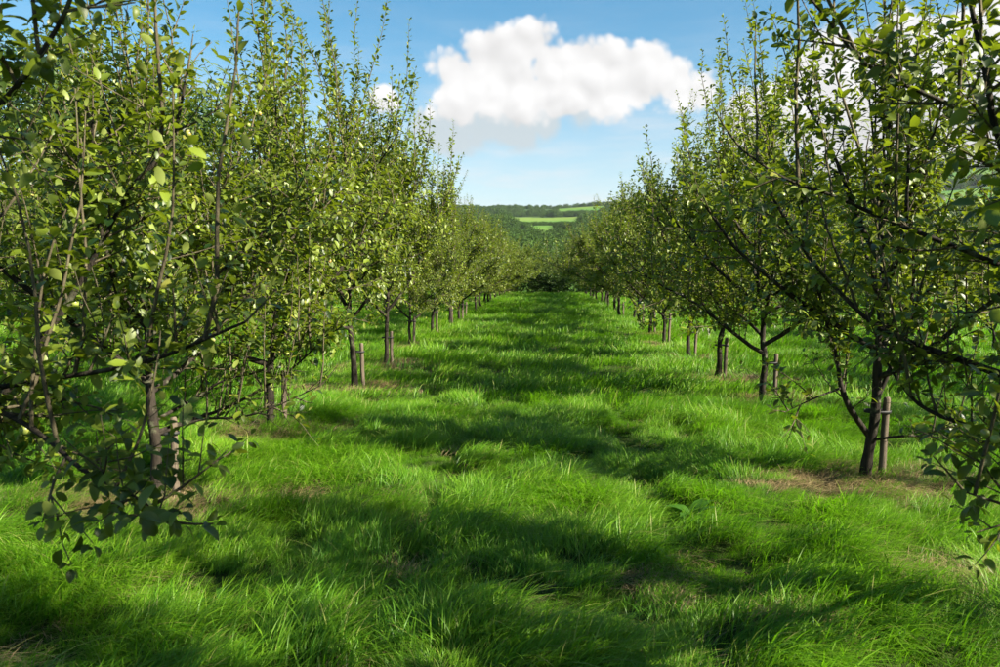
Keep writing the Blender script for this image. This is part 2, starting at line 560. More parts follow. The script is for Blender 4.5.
class AppleTree:
    """grows one tree in its own coordinates (base at the origin)"""
    def __init__(self, seed, height=4.8, limbs=10, spread=1.75, lean=(0, 0), dens=1.0, extra=(), auto=True, fork=0.8, leaf=1.0, trunk_r=0.040, bare=None):
        self.r = np.random.RandomState(seed)
        self.trunk, self.limbs, self.twigs = [], [], []
        self.LB, self.LD, self.LU, self.LS = [], [], [], []
        self.apples = []
        self.dens = dens
        self.bare = bare
        self.leaf = leaf
        r = self.r
        self.H = height
        hl = height * 0.62
        n = 12
        zz = np.linspace(-0.06, hl, n)
        wob = np.cumsum(r.normal(0, 0.022, (n, 2)), 0)
        wob -= wob[0]
        tp = np.stack([wob[:, 0] + lean[0] * zz + 0, wob[:, 1] + lean[1] * zz, zz], 1)
        rad = np.interp(zz, [-0.06, 0.0, 0.12, fork, fork + 1.0, hl], [trunk_r * 1.4, trunk_r * 1.2, trunk_r * 1.0, trunk_r * 0.85, trunk_r * 0.40, 0.009])
        tpp = smooth_path(tp, 3)
        zz2 = tpp[:, 2]
        self.trunk.append((tpp, np.interp(zz2, zz, rad) * (1 + 0.06 * r.normal(size=len(zz2))), 9))
        self.leader = tp
        at = lambda z: np.array([np.interp(z, zz, tp[:, k]) for k in range(3)])
        self.at = at
        if auto:
            az = r.uniform(0, 6.28)
            for i in range(limbs):
                f = i / (limbs - 1)
                z = fork + (hl * 0.62 - fork) * f ** 1.1
                az += 2.4 + r.normal(0, 0.3)
                el = R(30 + 26 * f) + r.normal(0, 0.16)
                L = spread * (1.40 - 0.42 * f) * r.uniform(0.8, 1.15)
                d = np.array([math.cos(az) * math.cos(el), math.sin(az) * math.cos(el), math.sin(el)])
                self.limb(at(z), d, L, 0.025 * (1 - 0.3 * f) * r.uniform(0.85, 1.2))
        for pts, rr in extra:
            self.grow(smooth_path(pts, 6), rr, True)
        # upright shoots at the top
        for i in range(int(12 * dens)):
            z = hl - r.uniform(0.0, 1.1)
            a = r.uniform(0, 6.28); s = r.uniform(0.03, 0.5)
            self.shoot(at(z), np.array([math.cos(a) * s, math.sin(a) * s, 1.0]), r.uniform(0.9, 1.0) * (height - z) * r.uniform(0.4, 1.05))

    def path(self, p, d, L, n, up, w):
        r = self.r
        out = [np.array(p, float)]
        d = unit(d); s = L / n
        for i in range(n):
            d = unit(d + np.array([0, 0, up]) * s + r.normal(0, w, 3) * math.sqrt(s))
            out.append(out[-1] + d * s)
        return np.array(out)

    def limb(self, p, d, L, rr):
        pts = self.path(p, d, L, 9, self.r.uniform(0.05, 0.5), 0.17)
        self.grow(pts, rr, False)

    def grow(self, pts, rr, given):
        """a limb with spurs, laterals and upright shoots"""
        r = self.r
        n = len(pts)
        self.limbs.append((pts, np.linspace(rr, rr * 0.28, n) * (1 + 0.05 * r.normal(size=n)), 7))
        seg = np.linalg.norm(np.diff(pts, axis=0), axis=1)
        arc = np.concatenate([[0], np.cumsum(seg)])
        L = arc[-1]
        tan = unit(np.gradient(pts, axis=0))
        s = 0.30 if not given else 0.35
        k = 0
        while s < L:
            f = s / L
            p = np.array([np.interp(s, arc, pts[:, j]) for j in range(3)])
            t = np.array([np.interp(s, arc, tan[:, j]) for j in range(3)])
            q = unit(np.cross(t, r.normal(size=3)))
            u = r.rand()
            if u < 0.22 and f > 0.2:
                self.shoot(p, np.array([q[0] * 0.35, q[1] * 0.35, 1.0]) + t * 0.25, r.uniform(0.45, 1.15) * (0.7 + 0.5 * f))
            elif u < 0.9:
                d = unit(t * r.uniform(0.3, 0.9) + q * 0.9 + np.array([0, 0, r.uniform(0.05 if given else -0.25, 0.6)]))
                self.lateral(p, d, r.uniform(0.28, 0.75) * (1.1 - 0.3 * f) * (0.5 if given else 1.0), 0.1 if given else -0.5)
            self.spur(p, t)
            s += r.uniform(0.045, 0.09) / self.dens
            k += 1
        self.shoot(pts[-1], tan[-1] + np.array([0, 0, 0.4]), r.uniform(0.12, 0.22) if given else r.uniform(0.4, 0.8))

    def lateral(self, p, d, L, droop=-0.5):
        r = self.r
        pts = self.path(p, d, L, 5, r.uniform(droop, 0.9), 0.3)
        self.twigs.append((pts, np.linspace(0.0065, 0.0022, 6), 4))
        self.leafy(pts, 0.029, 0.10, 0.074)
        for i in range(r.randint(2, 5)):
            j = r.randint(1, 5)
            dd = unit(pts[j] - pts[j - 1]) + unit(r.normal(size=3)) * 0.9 + np.array([0, 0, 0.25])
            sp = self.path(pts[j], dd, r.uniform(0.10, 0.30), 3, 0.3, 0.3)
            self.twigs.append((sp, np.linspace(0.0035, 0.0016, 4), 3))
            self.leafy(sp, 0.029, 0.2, 0.071)
        if r.rand() < 0.4 and p[2] < 3.3:
            self.apple(pts[r.randint(1, 5)])

    def shoot(self, p, d, L):
        r = self.r
        n = 7
        pts = self.path(p, d, L, n, 0.6, 0.2)
        self.twigs.append((pts, np.linspace(0.0085 * (0.6 + 0.4 * L), 0.0022, n + 1), 4))
        self.leafy(pts, 0.027, 0.10, 0.068, True)
        # short side spurs clothe the shoot
        m = int(L / 0.10)
        for i in range(m):
            if r.rand() < 0.55:
                j = r.uniform(0.5, n - 0.6); a = int(j)
                b0 = pts[a] + (pts[a + 1] - pts[a]) * (j - a)
                self.spur(b0, unit(pts[a + 1] - pts[a]))
        if r.rand() < 0.22 and p[2] < 3.3:
            self.apple(pts[r.randint(1, 4)])

    def spur(self, p, t):
        r = self.r
        if r.rand() > 0.8:
            return
        q = unit(np.cross(t, r.normal(size=3)))
        base = p + q * r.uniform(0.015, 0.05)
        n = r.randint(3, 7)
        D = unit(q * 0.7 + r.normal(0, 0.6, (n, 3)) + np.array([0, 0, 0.15]))
        self.add(np.repeat(base[None], n, 0) + D * 0.012, D, r.normal(0, 0.35, (n, 3)) + np.array([0, 0, 1.0]), r.uniform(0.050, 0.084, n))
        if r.rand() < 0.07 and 0.6 < p[2] < 3.2:
            self.apple(base)

    def apple(self, p):
        r = self.r
        if p[2] < 1.0:
            return
        for i in range(r.randint(1, 3)):
            self.apples.append((p + np.append(r.normal(0, 0.03, 2), -r.uniform(0.03, 0.055)), r.uniform(0.013, 0.0195)))

    def leafy(self, pts, gap, start, size, up=False):
        r = self.r
        seg = np.linalg.norm(np.diff(pts, axis=0), axis=1)
        arc = np.concatenate([[0], np.cumsum(seg)]); L = arc[-1]
        s = np.arange(start * L, L, gap / self.dens)
        if len(s) == 0:
            s = np.array([L])
        s = np.append(s + r.uniform(-.3, .3, len(s)) * gap, [L, L, L])
        B = np.stack([np.interp(s, arc, pts[:, k]) for k in range(3)], 1)
        t = unit(pts[-1] - pts[0])
        a = unit(np.cross(t, [0.3, 0.5, 0.8])); c = np.cross(t, a)
        ph = np.arange(len(s)) * 2.4 + r.uniform(0, 6) + r.normal(0, 0.25, len(s))
        q = np.cos(ph)[:, None] * a + np.sin(ph)[:, None] * c
        D = unit(t * (0.55 if up else 0.35) + q * 0.85 + r.normal(0, 0.22, (len(s), 3)) + np.array([0, 0, 0.0 if up else -0.18]))
        D[-1] = unit(t + r.normal(0, .3, 3))
        U = r.normal(0, 0.38, (len(s), 3)) + np.array([0, 0, 1.0]) + t * 0.3 - q * 0.15
        sz = size * r.uniform(0.65, 1.25, len(s)) * np.interp(s / L, [0, 0.7, 1], [1.05, 1, 0.62])
        self.add(B + D * 0.014, D, U, sz)

    def add(self, B, D, U, S):
        if self.bare is not None:
            keep = (B[:, 2] > self.bare) | (self.r.rand(len(B)) < 0.22)
            B, D, U, S = B[keep], D[keep], U[keep], S[keep]
        self.LB.append(B); self.LD.append(D); self.LU.append(U); self.LS.append(S * self.leaf)

    def arrays(self):
        return [np.concatenate(q) for q in (self.LB, self.LD, self.LU, self.LS)]


def apple_shape():
    """a small dimpled apple, radius 1, 10 sides"""
    prof = [(0.0, 0.78), (0.35, 0.93), (0.80, 0.66), (1.0, 0.12), (0.86, -0.48), (0.45, -0.88), (0.0, -0.80)]
    V, F3, F4 = [(0, 0, prof[0][1])], [], []
    n = 8
    for rr, z in prof[1:-1]:
        for i in range(n):
            a = i / n * 6.2832
            V.append((rr * math.cos(a), rr * math.sin(a), z))
    V.append((0, 0, prof[-1][1])); last = len(V) - 1
    for i in range(n):
        k = (i + 1) % n
        F3.append((0, 1 + i, 1 + k))
        for m_ in range(4):
            F4.append((1 + m_ * n + i, 1 + (m_ + 1) * n + i, 1 + (m_ + 1) * n + k, 1 + m_ * n + k))
        F3.append((last, 1 + 4 * n + k, 1 + 4 * n + i))
    return np.array(V, float), np.array(F3), np.array(F4)


AV, AF3, AF4 = apple_shape()
APPLE_ME = new_mesh('apple', AV, [AF3, AF4], [M_APPLE], True)


def fruit_mesh(name, apples):
    C = np.array([a[0] for a in apples]); S = np.array([a[1] for a in apples])
    n, k = len(C), len(AV)
    V = C[:, None] + S[:, None, None] * AV[None]
    off = (np.arange(n) * k)[:, None, None]
    return new_mesh(name, V.reshape(-1, 3), [(AF3[None] + off).reshape(-1, 3), (AF4[None] + off).reshape(-1, 4)], [M_APPLE], True)


LEAF_OBJ = []
_rl = np.random.RandomState(3)
for i in range(8):
    T = LEAF_FINE[0].copy()
    T[:, 0] *= _rl.uniform(0.85, 1.2)
    T[:, 2] = T[:, 2] * _rl.uniform(0.6, 1.8) - 0.12 * _rl.uniform(0, 1) * T[:, 1] ** 2
    LEAF_OBJ.append(new_mesh('leaf', T, LEAF_FINE[1], [M_LEAF], True, {'tint': ('POINT', 'FLOAT', np.full(len(T), _rl.rand()))}))


def root_empty(name, loc, rz=0, s=1.0):
    o = bpy.data.objects.new(name, None)
    COL.objects.link(o)
    o.location = loc
    o.rotation_euler = (0, 0, rz)
    o.scale = (s, s, s)
    o.empty_display_size = 0.3
    return o


def in_frame(Pw):
    M = np.array(CAMM.transposed())
    c = (Pw - np.array([0, 0, CAM_H])) @ M.T
    d = -c[:, 2]
    px = 500 + FPX * c[:, 0] / np.maximum(d, 0.01); py = 333.5 - FPX * c[:, 1] / np.maximum(d, 0.01)
    return (d > 0.1) & (px > -10) & (px < 1010) & (py > -10) & (py < 677), d


def build_tree(t, base, name='apple_tree', rz=0, s=1.0, near=False):
    """objects of a grown tree; near trees get their nearest leaves and their apples one by one"""
    root = root_empty(name, base, rz, s)
    obj('trunk', tubes_mesh('trunk', t.trunk, [M_BARK]), root)
    for it in t.limbs:
        obj('limb', tubes_mesh('limb', [it], [M_BARK]), root)
    obj('twig_growth', tubes_mesh('twig_growth', t.twigs, [M_TWIG]), root, kind='stuff')
    B, D, U, S = t.arrays()
    tint = t.r.rand(len(B))
    keep = np.ones(len(B), bool)
    order = []
    if near:
        ok, d = in_frame(B + np.array(base))
        order = np.argsort(np.where(ok, d, 1e9))[:300]
        order = order[ok[order]]
        keep[order] = False
    crown = obj('crown', leaves_mesh('crown', B[keep], D[keep], U[keep], S[keep], tint[keep], [M_LEAF], LEAF_HI if near else LEAF_LO, near), root, kind='stuff')
    if near:
        Sx, Dx, Nx = leaf_frames(D[order], U[order])
        for j, i in enumerate(order):
            o = obj('leaf', LEAF_OBJ[(i * 7) % 8], crown)
            k = S[i] * 1.06
            o.matrix_basis = Matrix(((Sx[j, 0] * k, Dx[j, 0] * k, Nx[j, 0] * k, B[i, 0]), (Sx[j, 1] * k, Dx[j, 1] * k, Nx[j, 1] * k, B[i, 1]), (Sx[j, 2] * k, Dx[j, 2] * k, Nx[j, 2] * k, B[i, 2]), (0, 0, 0, 1)))
    if t.apples:
        if near:
            C = np.array([a[0] for a in t.apples]) + np.array(base)
            ok, d = in_frame(C)
            order = np.argsort(np.where(ok, d, 1e9))[:160]
            order = [i for i in order if ok[i]]
            for i in order:
                o = obj('apple', APPLE_ME, root)
                o.location = t.apples[i][0]
                k = t.apples[i][1]
                o.scale = (k, k, k)
                o.rotation_euler = (t.r.normal(0, .3), t.r.normal(0, .3), 0)
            rest = [t.apples[i] for i in range(len(t.apples)) if i not in set(order)]
            if rest:
                obj('fruit', fruit_mesh('fruit', rest), root, kind='stuff')
        else:
            obj('fruit', fruit_mesh('fruit', t.apples), root, kind='stuff')
    return root


def copy_tree(src, loc, rz, s):
    c = src.copy(); COL.objects.link(c)
    c.location = loc; c.rotation_euler = (0, 0, rz); c.scale = (s, s, s)
    for ch in src.children:
        k = ch.copy(); COL.objects.link(k); k.parent = c
    return c


def describe(o, label, cat, group=None):
    o['label'] = label
    o['category'] = cat
    if group:
        o['group'] = group


def on_ground(x, y, dz=0.0):
    return (x, y, float(ground_h(np.array(x), np.array(y))) + dz)


def foot(px, py):
    """where the ray through a trunk's foot meets the orchard floor"""
    d = CAMM @ Vector(((px - 500) / FPX, (333.5 - py) / FPX, -1))
    k = -CAM_H / d.z
    return d.x * k, d.y * k


ORD = ['first', 'second', 'third', 'fourth', 'fifth', 'sixth', 'seventh', 'eighth', 'ninth', 'tenth', 'eleventh', 'twelfth', 'thirteenth', 'fourteenth', 'fifteenth', 'sixteenth', 'seventeenth', 'eighteenth', 'nineteenth', 'twentieth']
GROUP_MAIN = 'apple trees lining the grass alley'

# --- the four nearest trees, each grown for its own place
def rel(base, pts):
    return [np.array(p) - np.array(base) if not isinstance(p, float) else p for p in pts]


bA = on_ground(-2.85, 2.75)
A = AppleTree(11, 4.4, 6, 1.05, dens=1.0, leaf=0.82, extra=[
    (rel(bA, [np.array(bA) + (0, 0, 1.75), P(-90, 190, 2.5), P(0, 105, 2.3), P(57, 28, 2.25), P(85, -40, 2.2)]), 0.015),
    (rel(bA, [np.array(bA) + (0, 0, 0.95), P(-60, 405, 2.7), P(0, 412, 2.6), P(48, 440, 2.5), P(83, 470, 2.4), P(140, 500, 2.35), P(172, 522, 2.3)]), 0.013),
    (rel(bA, [np.array(bA) + (0, 0, 1.1), P(-40, 392, 2.8), P(30, 382, 2.7), P(148, 361, 2.6), P(245, 322, 2.5)]), 0.016),
    (rel(bA, [np.array(bA) + (0, 0, 1.0), P(-30, 420, 3.1), P(48, 331, 3.2), P(87, 270, 3.2), P(130, 190, 3.2), P(170, 144, 3.2), P(188, 70, 3.2)]), 0.019)])
x, y = foot(158, 494)
bB = on_ground(x, y)
Bt = AppleTree(23, 4.2, 11, 1.45, dens=1.2, leaf=0.92, bare=1.05, trunk_r=0.040, extra=[
    (rel(bB, [np.array(bB) + (0.02, 0, 0.52), P(190, 420, 5.6), P(232, 405, 5.6), P(290, 370, 5.6), P(332, 330, 5.6)]), 0.018),
    (rel(bB, [np.array(bB) + (0.02, 0, 0.50), P(200, 420, 5.5), P(255, 414, 5.4), P(320, 386, 5.4)]), 0.012),
    (rel(bB, [np.array(bB) + (0.0, 0, 0.60), P(195, 398, 5.8), P(225, 380, 5.8), P(265, 368, 5.9), P(300, 330, 6.0)]), 0.014)])
bC = on_ground(2.9, 3.05)
Ct = AppleTree(37, 4.8, 7, 1.15, dens=0.88, leaf=0.82, bare=0.6, extra=[
    (rel(bC, [np.array(bC) + (0, 0, 0.85), P(1090, 452, 3.4), P(1005, 436, 3.5), P(932, 412, 3.6), P(902, 386, 3.65), P(880, 350, 3.7)]), 0.016),
    (rel(bC, [np.array(bC) + (0, 0, 1.0), P(1100, 410, 3.3), P(1005, 376, 3.5), P(952, 357, 3.6), P(912, 343, 3.7), P(867, 319, 3.8), P(810, 258, 3.9), P(768, 190, 4.0)]), 0.024),
    (rel(bC, [np.array(bC) + (0, 0, 1.4), P(1080, 300, 3.2), P(1000, 265, 3.2), P(883, 218, 3.3), P(839, 198, 3.3), P(784, 178, 3.3), P(742, 150, 3.3)]), 0.014),
    (rel(bC, [np.array(bC) + (0, 0, 1.8), P(1080, 180, 3.0), P(993, 125, 3.0), P(928, 95, 3.0), P(867, 65, 3.0), P(813, 2, 3.0)]), 0.015),
    (rel(bC, [np.array(bC) + (0, 0, 1.6), P(1060, 260, 2.8), P(1000, 140, 2.7), P(987, 77, 2.7), P(970, 0, 2.7), P(962, -60, 2.7)]), 0.017),
    (rel(bC, [np.array(bC) + (0, 0, 0.75), P(1090, 500, 2.8), P(1020, 506, 2.7), P(990, 500, 2.65), P(965, 492, 2.6)]), 0.010)])
x, y = foot(864, 476)
bD = on_ground(x, y)
Dt = AppleTree(41, 4.7, 9, 1.45, lean=(0.06, 0), dens=0.95, bare=0.9, trunk_r=0.040, extra=[
    (rel(bD, [np.array(bD) + (0.03, 0, 0.33), P(850, 408, 6.0), P(841, 385, 6.0), P(838, 365, 6.0), P(831, 335, 6.0), P(812, 265, 6.0), P(800, 190, 6.0)]), 0.026),
    (rel(bD, [np.array(bD) + (0.03, 0, 0.30), P(905, 436, 5.9), P(945, 437, 5.9), P(1010, 428, 5.8)]), 0.012),
    (rel(bD, [P(841, 388, 6.0), P(815, 398, 5.8), P(785, 412, 5.6)]), 0.010),
    (rel(bD, [np.array(bD) + (0.05, 0, 0.55), P(905, 330, 6.2), P(915, 270, 6.2), P(925, 170, 6.2)]), 0.020)])
near = [('apple tree off the left edge, its long leafy branches reaching in closest to camera', A, bA),
        ('left row apple tree with lit stake, nearest trunk in view on the left', Bt, bB),
        ('apple tree off the right edge, its dark boughs and fruit crossing the sky', Ct, bC),
        ('right row apple tree with leaning forked trunk, nearest trunk in view on right', Dt, bD)]
for lab, t, b0 in near:
    o = build_tree(t, b0, near=True)
    describe(o, lab, 'apple tree', GROUP_MAIN)

# --- six grown kinds shared by the rest of the rows
KINDS = [AppleTree(101 + 7 * i, 4.75 + 0.25 * ((i * 3) % 4 - 1.5), 11, 1.48, lean=(0.03 * ((i % 3) - 1), 0.02 * ((i % 2) - .5)), dens=1.08, bare=0.88, fork=0.58 + 0.07 * (i % 3)) for i in range(6)]
PROTO = [None] * 6
rng = random.Random(5)


def place(kind, x, y, s, rz):
    loc = on_ground(x, y)
    if PROTO[kind] is None:
        PROTO[kind] = build_tree(KINDS[kind], loc, rz=rz, s=s)
        return PROTO[kind]
    return copy_tree(PROTO[kind], loc, rz, s)


left = [foot(273, 426), foot(355, 389), foot(386, 365), foot(409, 347)]
right = [foot(764, 402), foot(717, 380), foot(690, 358), foot(664, 345)]
yl, yr = left[-1][1], right[-1][1]
while yl < FIELD_END - 3.5:
    yl += 2.85; left.append((-ROW - 0.05 + rng.uniform(-.12, .12), yl + rng.uniform(-.15, .15)))
while yr < FIELD_END - 3.5:
    yr += 2.85; right.append((ROW + 0.05 + rng.uniform(-.12, .12), yr + rng.uniform(-.15, .15)))


def side_tree(i, side, x, y):
    s = rng.uniform(0.93, 1.05) * (1.06 if y < 12 else (0.98 if y < 30 else 0.93))
    o = place((i * 5 + (0 if side == 'left' else 3)) % 6, x, y, s, rng.uniform(0, 6.28))
    if i < 9:
        lab = f'{ORD[i + 1]} apple tree trunk from the camera in the {side} row of the alley'
    else:
        lab = f'distant apple tree merging into the far end of the {side} row'
    w = 1.0 if y < 18 else (1.18 if y < 28 else (1.42 if y < 36 else 1.55))
    if side == 'left' and i in (1, 2):
        s *= 1.12
    if side == 'left' and i in (3, 4):
        s *= 0.86
    if side == 'left' and i in (1, 2, 3):
        w = 0.88
        o.rotation_euler.z += 2.8
    o.scale = (s * w, s * w, s)
    describe(o, lab, 'apple tree', GROUP_MAIN if i < 9 else f'distant apple trees of the {side} row')


for i, (x, y) in enumerate(left):
    side_tree(i, 'left', x, y)
for i, (x, y) in enumerate(right):
    side_tree(i, 'right', x, y)
# rows behind: next one to the left, next two to the right
for side, x0, y0, y1, sc_ in (('left', -8.4, 9.5, 50, 0.95), ('right', 8.5, 12.5, 50, 0.74), ('right', 14.2, 22, 50, 0.8)):
    y = y0; i = 0
    while y < y1:
        s = sc_ * rng.uniform(0.92, 1.08)
        o = place((i * 5 + 1) % 6, x0 + rng.uniform(-.15, .15), y, s, rng.uniform(0, 6.28))
        which = 'second' if abs(x0) < 10 else 'third'
        describe(o, f'apple tree half hidden in the {which} row behind the {side} alley trees', 'apple tree', f'apple trees of the {which} {side} row')
        y += 2.9 + rng.uniform(-.15, .15); i += 1
# row trees behind the camera: their shade falls into the foreground
for x, y in ((2.85, 0.6), (2.8, -2.3), (8.4, 0.9), (8.5, -2), (8.5, 3.8), (8.4, 6.7), (8.5, 9.6)):
    o = place(2, x, y, 1.22 if x < 5 else 1.0, rng.uniform(0, 6.28))
    describe(o, f'apple tree of the {"right" if x > 0 else "left"} row standing behind the camera, unseen', 'apple tree', 'apple trees behind the camera')

# ------------------------------------------------------------------ tree stakes with rubber ties
def stake_parts():
    r_ = np.random.RandomState(9)
    zz = np.array([-0.1, 0.0, 0.1, 0.25, 0.4, 0.52, 0.60, 0.615])
    pts = np.stack([np.zeros(8) + r_.normal(0, .002, 8), r_.normal(0, .002, 8), zz], 1)
    rad = np.array([.029, .029, .028, .028, .028, .027, .027, .019])
    v, f = tube(pts, rad, 8)
    cap = np.array([[len(v) - 8 + k for k in range(8)]])
    return new_mesh('post', v, [f, cap], [M_STAKE], False)


POST = stake_parts()
def tie_mesh():
    a = np.linspace(0, 2 * math.pi, 17)
    pts = np.stack([0.062 + np.cos(a) * 0.100, np.sin(a) * 0.052, np.zeros(17)], 1)
    rings = []
    V, F = [], []
    for dz, k in ((-.011, 1), (.011, 1), (.011, 1.05), (-.011, 1.05)):
        q = pts[:-1].copy(); q[:, 0] = (q[:, 0] - .062) * k + .062; q[:, 1] *= k; q[:, 2] = dz
        V.append(q)
    V = np.concatenate(V)
    for i in range(4):
        for j in range(16):
            k = (j + 1) % 16; n_ = (i + 1) % 4
            F.append((i * 16 + j, i * 16 + k, n_ * 16 + k, n_ * 16 + j))
    return new_mesh('tie', V, [np.array(F)], [M_TIE], True)


TIE = tie_mesh()


def stake(x, y, ang, label, h=1.0, group='wooden stakes beside the trunks'):
    r_ = root_empty('wooden_stake', on_ground(x, y), ang)
    r_.rotation_euler = (rng.uniform(-.04, .04), rng.uniform(-.04, .04), ang)
    obj('post', POST, r_).scale = (1, 1, h)
    t_ = obj('tie', TIE, r_)
    t_.location = (0, 0, 0.5 * h)
    describe(r_, label, 'stake', group)


stake(bB[0] + 0.11, bB[1] + 0.05, math.pi, 'thin sunlit wooden stake against the nearest left trunk')
stake(bD[0] + 0.15, bD[1] + 0.04, math.pi, 'dark wooden stake right of the leaning forked trunk on the right')
for i, (x, y) in enumerate(left[:9]):
    stake(x + rng.uniform(.085, .115), y + rng.uniform(-.05, .1), math.pi, f'wooden stake beside the {ORD[i + 1]} trunk of the left row', rng.uniform(.85, 1.1))
for i, (x, y) in enumerate(right[:9]):
    stake(x + rng.uniform(.085, .115), y + rng.uniform(-.08, .05), math.pi, f'wooden stake beside the {ORD[i + 1]} trunk of the right row', rng.uniform(.85, 1.1))

# ------------------------------------------------------------------ hedge trees: left boundary and the end of the alley
class HedgeTree:
    def __init__(self, seed, H, Rr, z0, n, leaf):
        r = np.random.RandomState(seed)
        self.r = r
        self.tubes = [(np.stack([np.cumsum(r.normal(0, .05, 8)), np.cumsum(r.normal(0, .05, 8)), np.linspace(-.2, H * .7, 8)], 1), np.linspace(.03 * H, .006 * H, 8), 9)]
        # crown of clumps
        nc = 60
        u = unit(r.normal(size=(nc, 3)))
        rad = r.uniform(0.45, 1.0, nc) ** 0.6
        prof = 1.0
        cz = (z0 + H) / 2; hz = (H - z0) / 2
        C = np.stack([u[:, 0] * rad * Rr, u[:, 1] * rad * Rr, cz + u[:, 2] * rad * hz], 1)
        cr = r.uniform(0.22, 0.42, nc) * Rr
        for c in C[:26]:
            p0 = np.array([0, 0, max(z0 * 0.6, min(c[2] - 0.5 * np.linalg.norm(c[:2]), H * .6))])
            mid = (p0 + c) / 2 + r.normal(0, .08 * Rr, 3)
            pp = smooth_path([p0, mid, c], 4)
            self.tubes.append((pp, np.linspace(.010 * H, .002 * H, len(pp)), 5))
        k = r.randint(0, nc, n)
        d = unit(r.normal(size=(n, 3)))
        rr = r.uniform(0.35, 1.0, n) ** 0.5
        self.B = C[k] + d * (rr * cr[k])[:, None] * np.array([1, 1, .8])
        self.B[:, 2] = np.maximum(self.B[:, 2], z0 * 0.9)
        self.D = unit(d * 0.6 + r.normal(0, .6, (n, 3)) + np.array([0, 0, -.2]))
        self.U = d * 0.6 + np.array([0, 0, .9]) + r.normal(0, .4, (n, 3))
        self.S = leaf * r.uniform(.6, 1.3, n)
        self.T = np.clip(r.rand(nc)[k] * 0.5 + r.rand(n) * 0.46, 0, .96)


def hedge_tree(name, t, loc, rz=0, s=1.0):
    root = root_empty(name, loc, rz, s)
    obj('trunk', tubes_mesh('trunk', t.tubes[:1], [M_BARK]), root)
    obj('branch_growth', tubes_mesh('branch_growth', t.tubes[1:], [M_BARK]), root, kind='stuff')
    obj('crown', leaves_mesh('crown', t.B, t.D, t.U, t.S, t.T, [M_OAK], LEAF_LO), root, kind='stuff')
    return root


H1 = HedgeTree(1, 8.6, 3.4, 1.2, 26000, 0.15)
H2 = HedgeTree(2, 7.8, 3.0, 1.0, 22000, 0.15)
H3 = HedgeTree(3, 4.6, 2.6, 0.2, 22000, 0.13)
H4 = HedgeTree(4, 4.2, 2.4, 0.1, 20000, 0.13)
o1 = hedge_tree('hedge_tree', H1, on_ground(-15.4, 23.5)); describe(o1, 'tall dark broadleaf tree rising behind the left trees at the photo edge', 'tree', 'boundary trees')
o2 = hedge_tree('hedge_tree', H2, on_ground(-12.6, 27.5)); describe(o2, 'rounded broadleaf tree showing its top right of the tallest left boundary tree', 'tree', 'boundary trees')
for (x, y, k, s, lab) in ((-17.5, 31, 0, 0.95, 'broadleaf tree behind the two tall left boundary trees'), (-14.5, 36.5, 1, 0.8, 'smaller broadleaf boundary tree beyond the left rows'), (-20.5, 25, 1, 1.0, 'outermost broadleaf boundary tree at the left edge')):
    c = copy_tree((o1, o2)[k], on_ground(x, y), rng.uniform(0, 6), s)
    describe(c, lab, 'tree', 'boundary trees')
e1 = hedge_tree('hedge_tree', H3, on_ground(0.3, 58.5), 0.4, 0.80); describe(e1, 'dark rounded tree closing the far end of the grass alley', 'tree', 'trees at the alley end')
e2 = hedge_tree('hedge_tree', H4, on_ground(-3.6, 58), 1.0, 0.95); describe(e2, 'bushy hedge tree left of the alley end behind the row', 'tree', 'trees at the alley end')
for j, (x, y, s) in enumerate(((4.0, 58.5, .9), (8.0, 58, 1.0), (-8.0, 58.5, 1.0), (12.5, 58, 1.05), (-12.5, 58, 1.1), (17, 58.5, 1.0), (22, 58, 1.1), (-17.5, 57, 1.1), (27, 58, 1.0))):
    c = copy_tree((e1, e2)[j % 2], on_ground(x, y), j * 1.3, s)
    describe(c, f'hedge tree along the field end behind the {"right" if x > 0 else "left"} rows', 'tree', f'hedge trees behind the {"right" if x > 0 else "left"} rows')

# ------------------------------------------------------------------ point-instanced stuff: woods, grass
LIB = bpy.data.collections.new('instance_library')       # never linked to the scene: only feeds the nodes


def lib_collection(name, meshes):
    c = bpy.data.collections.new(name)
    for i, me in enumerate(meshes):
        o = bpy.data.objects.new(f'{name}_{i:02d}', me)
        c.objects.link(o)
    return c


def instancer(name, pts, rot, scl, idx_, coll, label=None, category=None):
    me = new_mesh_points(name, pts, rot, scl, idx_)
    o = obj(name, me, kind='stuff')
    if label:
        o['label'] = label; o['category'] = category
    ng = bpy.data.node_groups.new(name, 'GeometryNodeTree')
    ng.interface.new_socket('Geometry', in_out='INPUT', socket_type='NodeSocketGeometry')
    ng.interface.new_socket('Geometry', in_out='OUTPUT', socket_type='NodeSocketGeometry')
    gi = ng.nodes.new('NodeGroupInput'); go = ng.nodes.new('NodeGroupOutput')
    ip = ng.nodes.new('GeometryNodeInstanceOnPoints')
    ci = ng.nodes.new('GeometryNodeCollectionInfo')
    ci.inputs['Collection'].default_value = coll
    ci.inputs['Separate Children'].default_value = True
    ci.inputs['Reset Children'].default_value = True
    def named(n_, t_):
        q = ng.nodes.new('GeometryNodeInputNamedAttribute'); q.data_type = t_; q.inputs['Name'].default_value = n_
        return q.outputs['Attribute']
    e2r = ng.nodes.new('FunctionNodeEulerToRotation')
    L = ng.links.new
    L(gi.outputs[0], ip.inputs['Points'])
    L(ci.outputs[0], ip.inputs['Instance'])
    ip.inputs['Pick Instance'].default_value = True
    L(named('idx', 'INT'), ip.inputs['Instance Index'])
    L(named('rot', 'FLOAT_VECTOR'), e2r.inputs[0])
    L(e2r.outputs[0], ip.inputs['Rotation'])
    L(named('scl', 'FLOAT_VECTOR'), ip.inputs['Scale'])
    L(ip.outputs[0], go.inputs[0])
    md = o.modifiers.new('scatter', 'NODES')
    md.node_group = ng
    return o


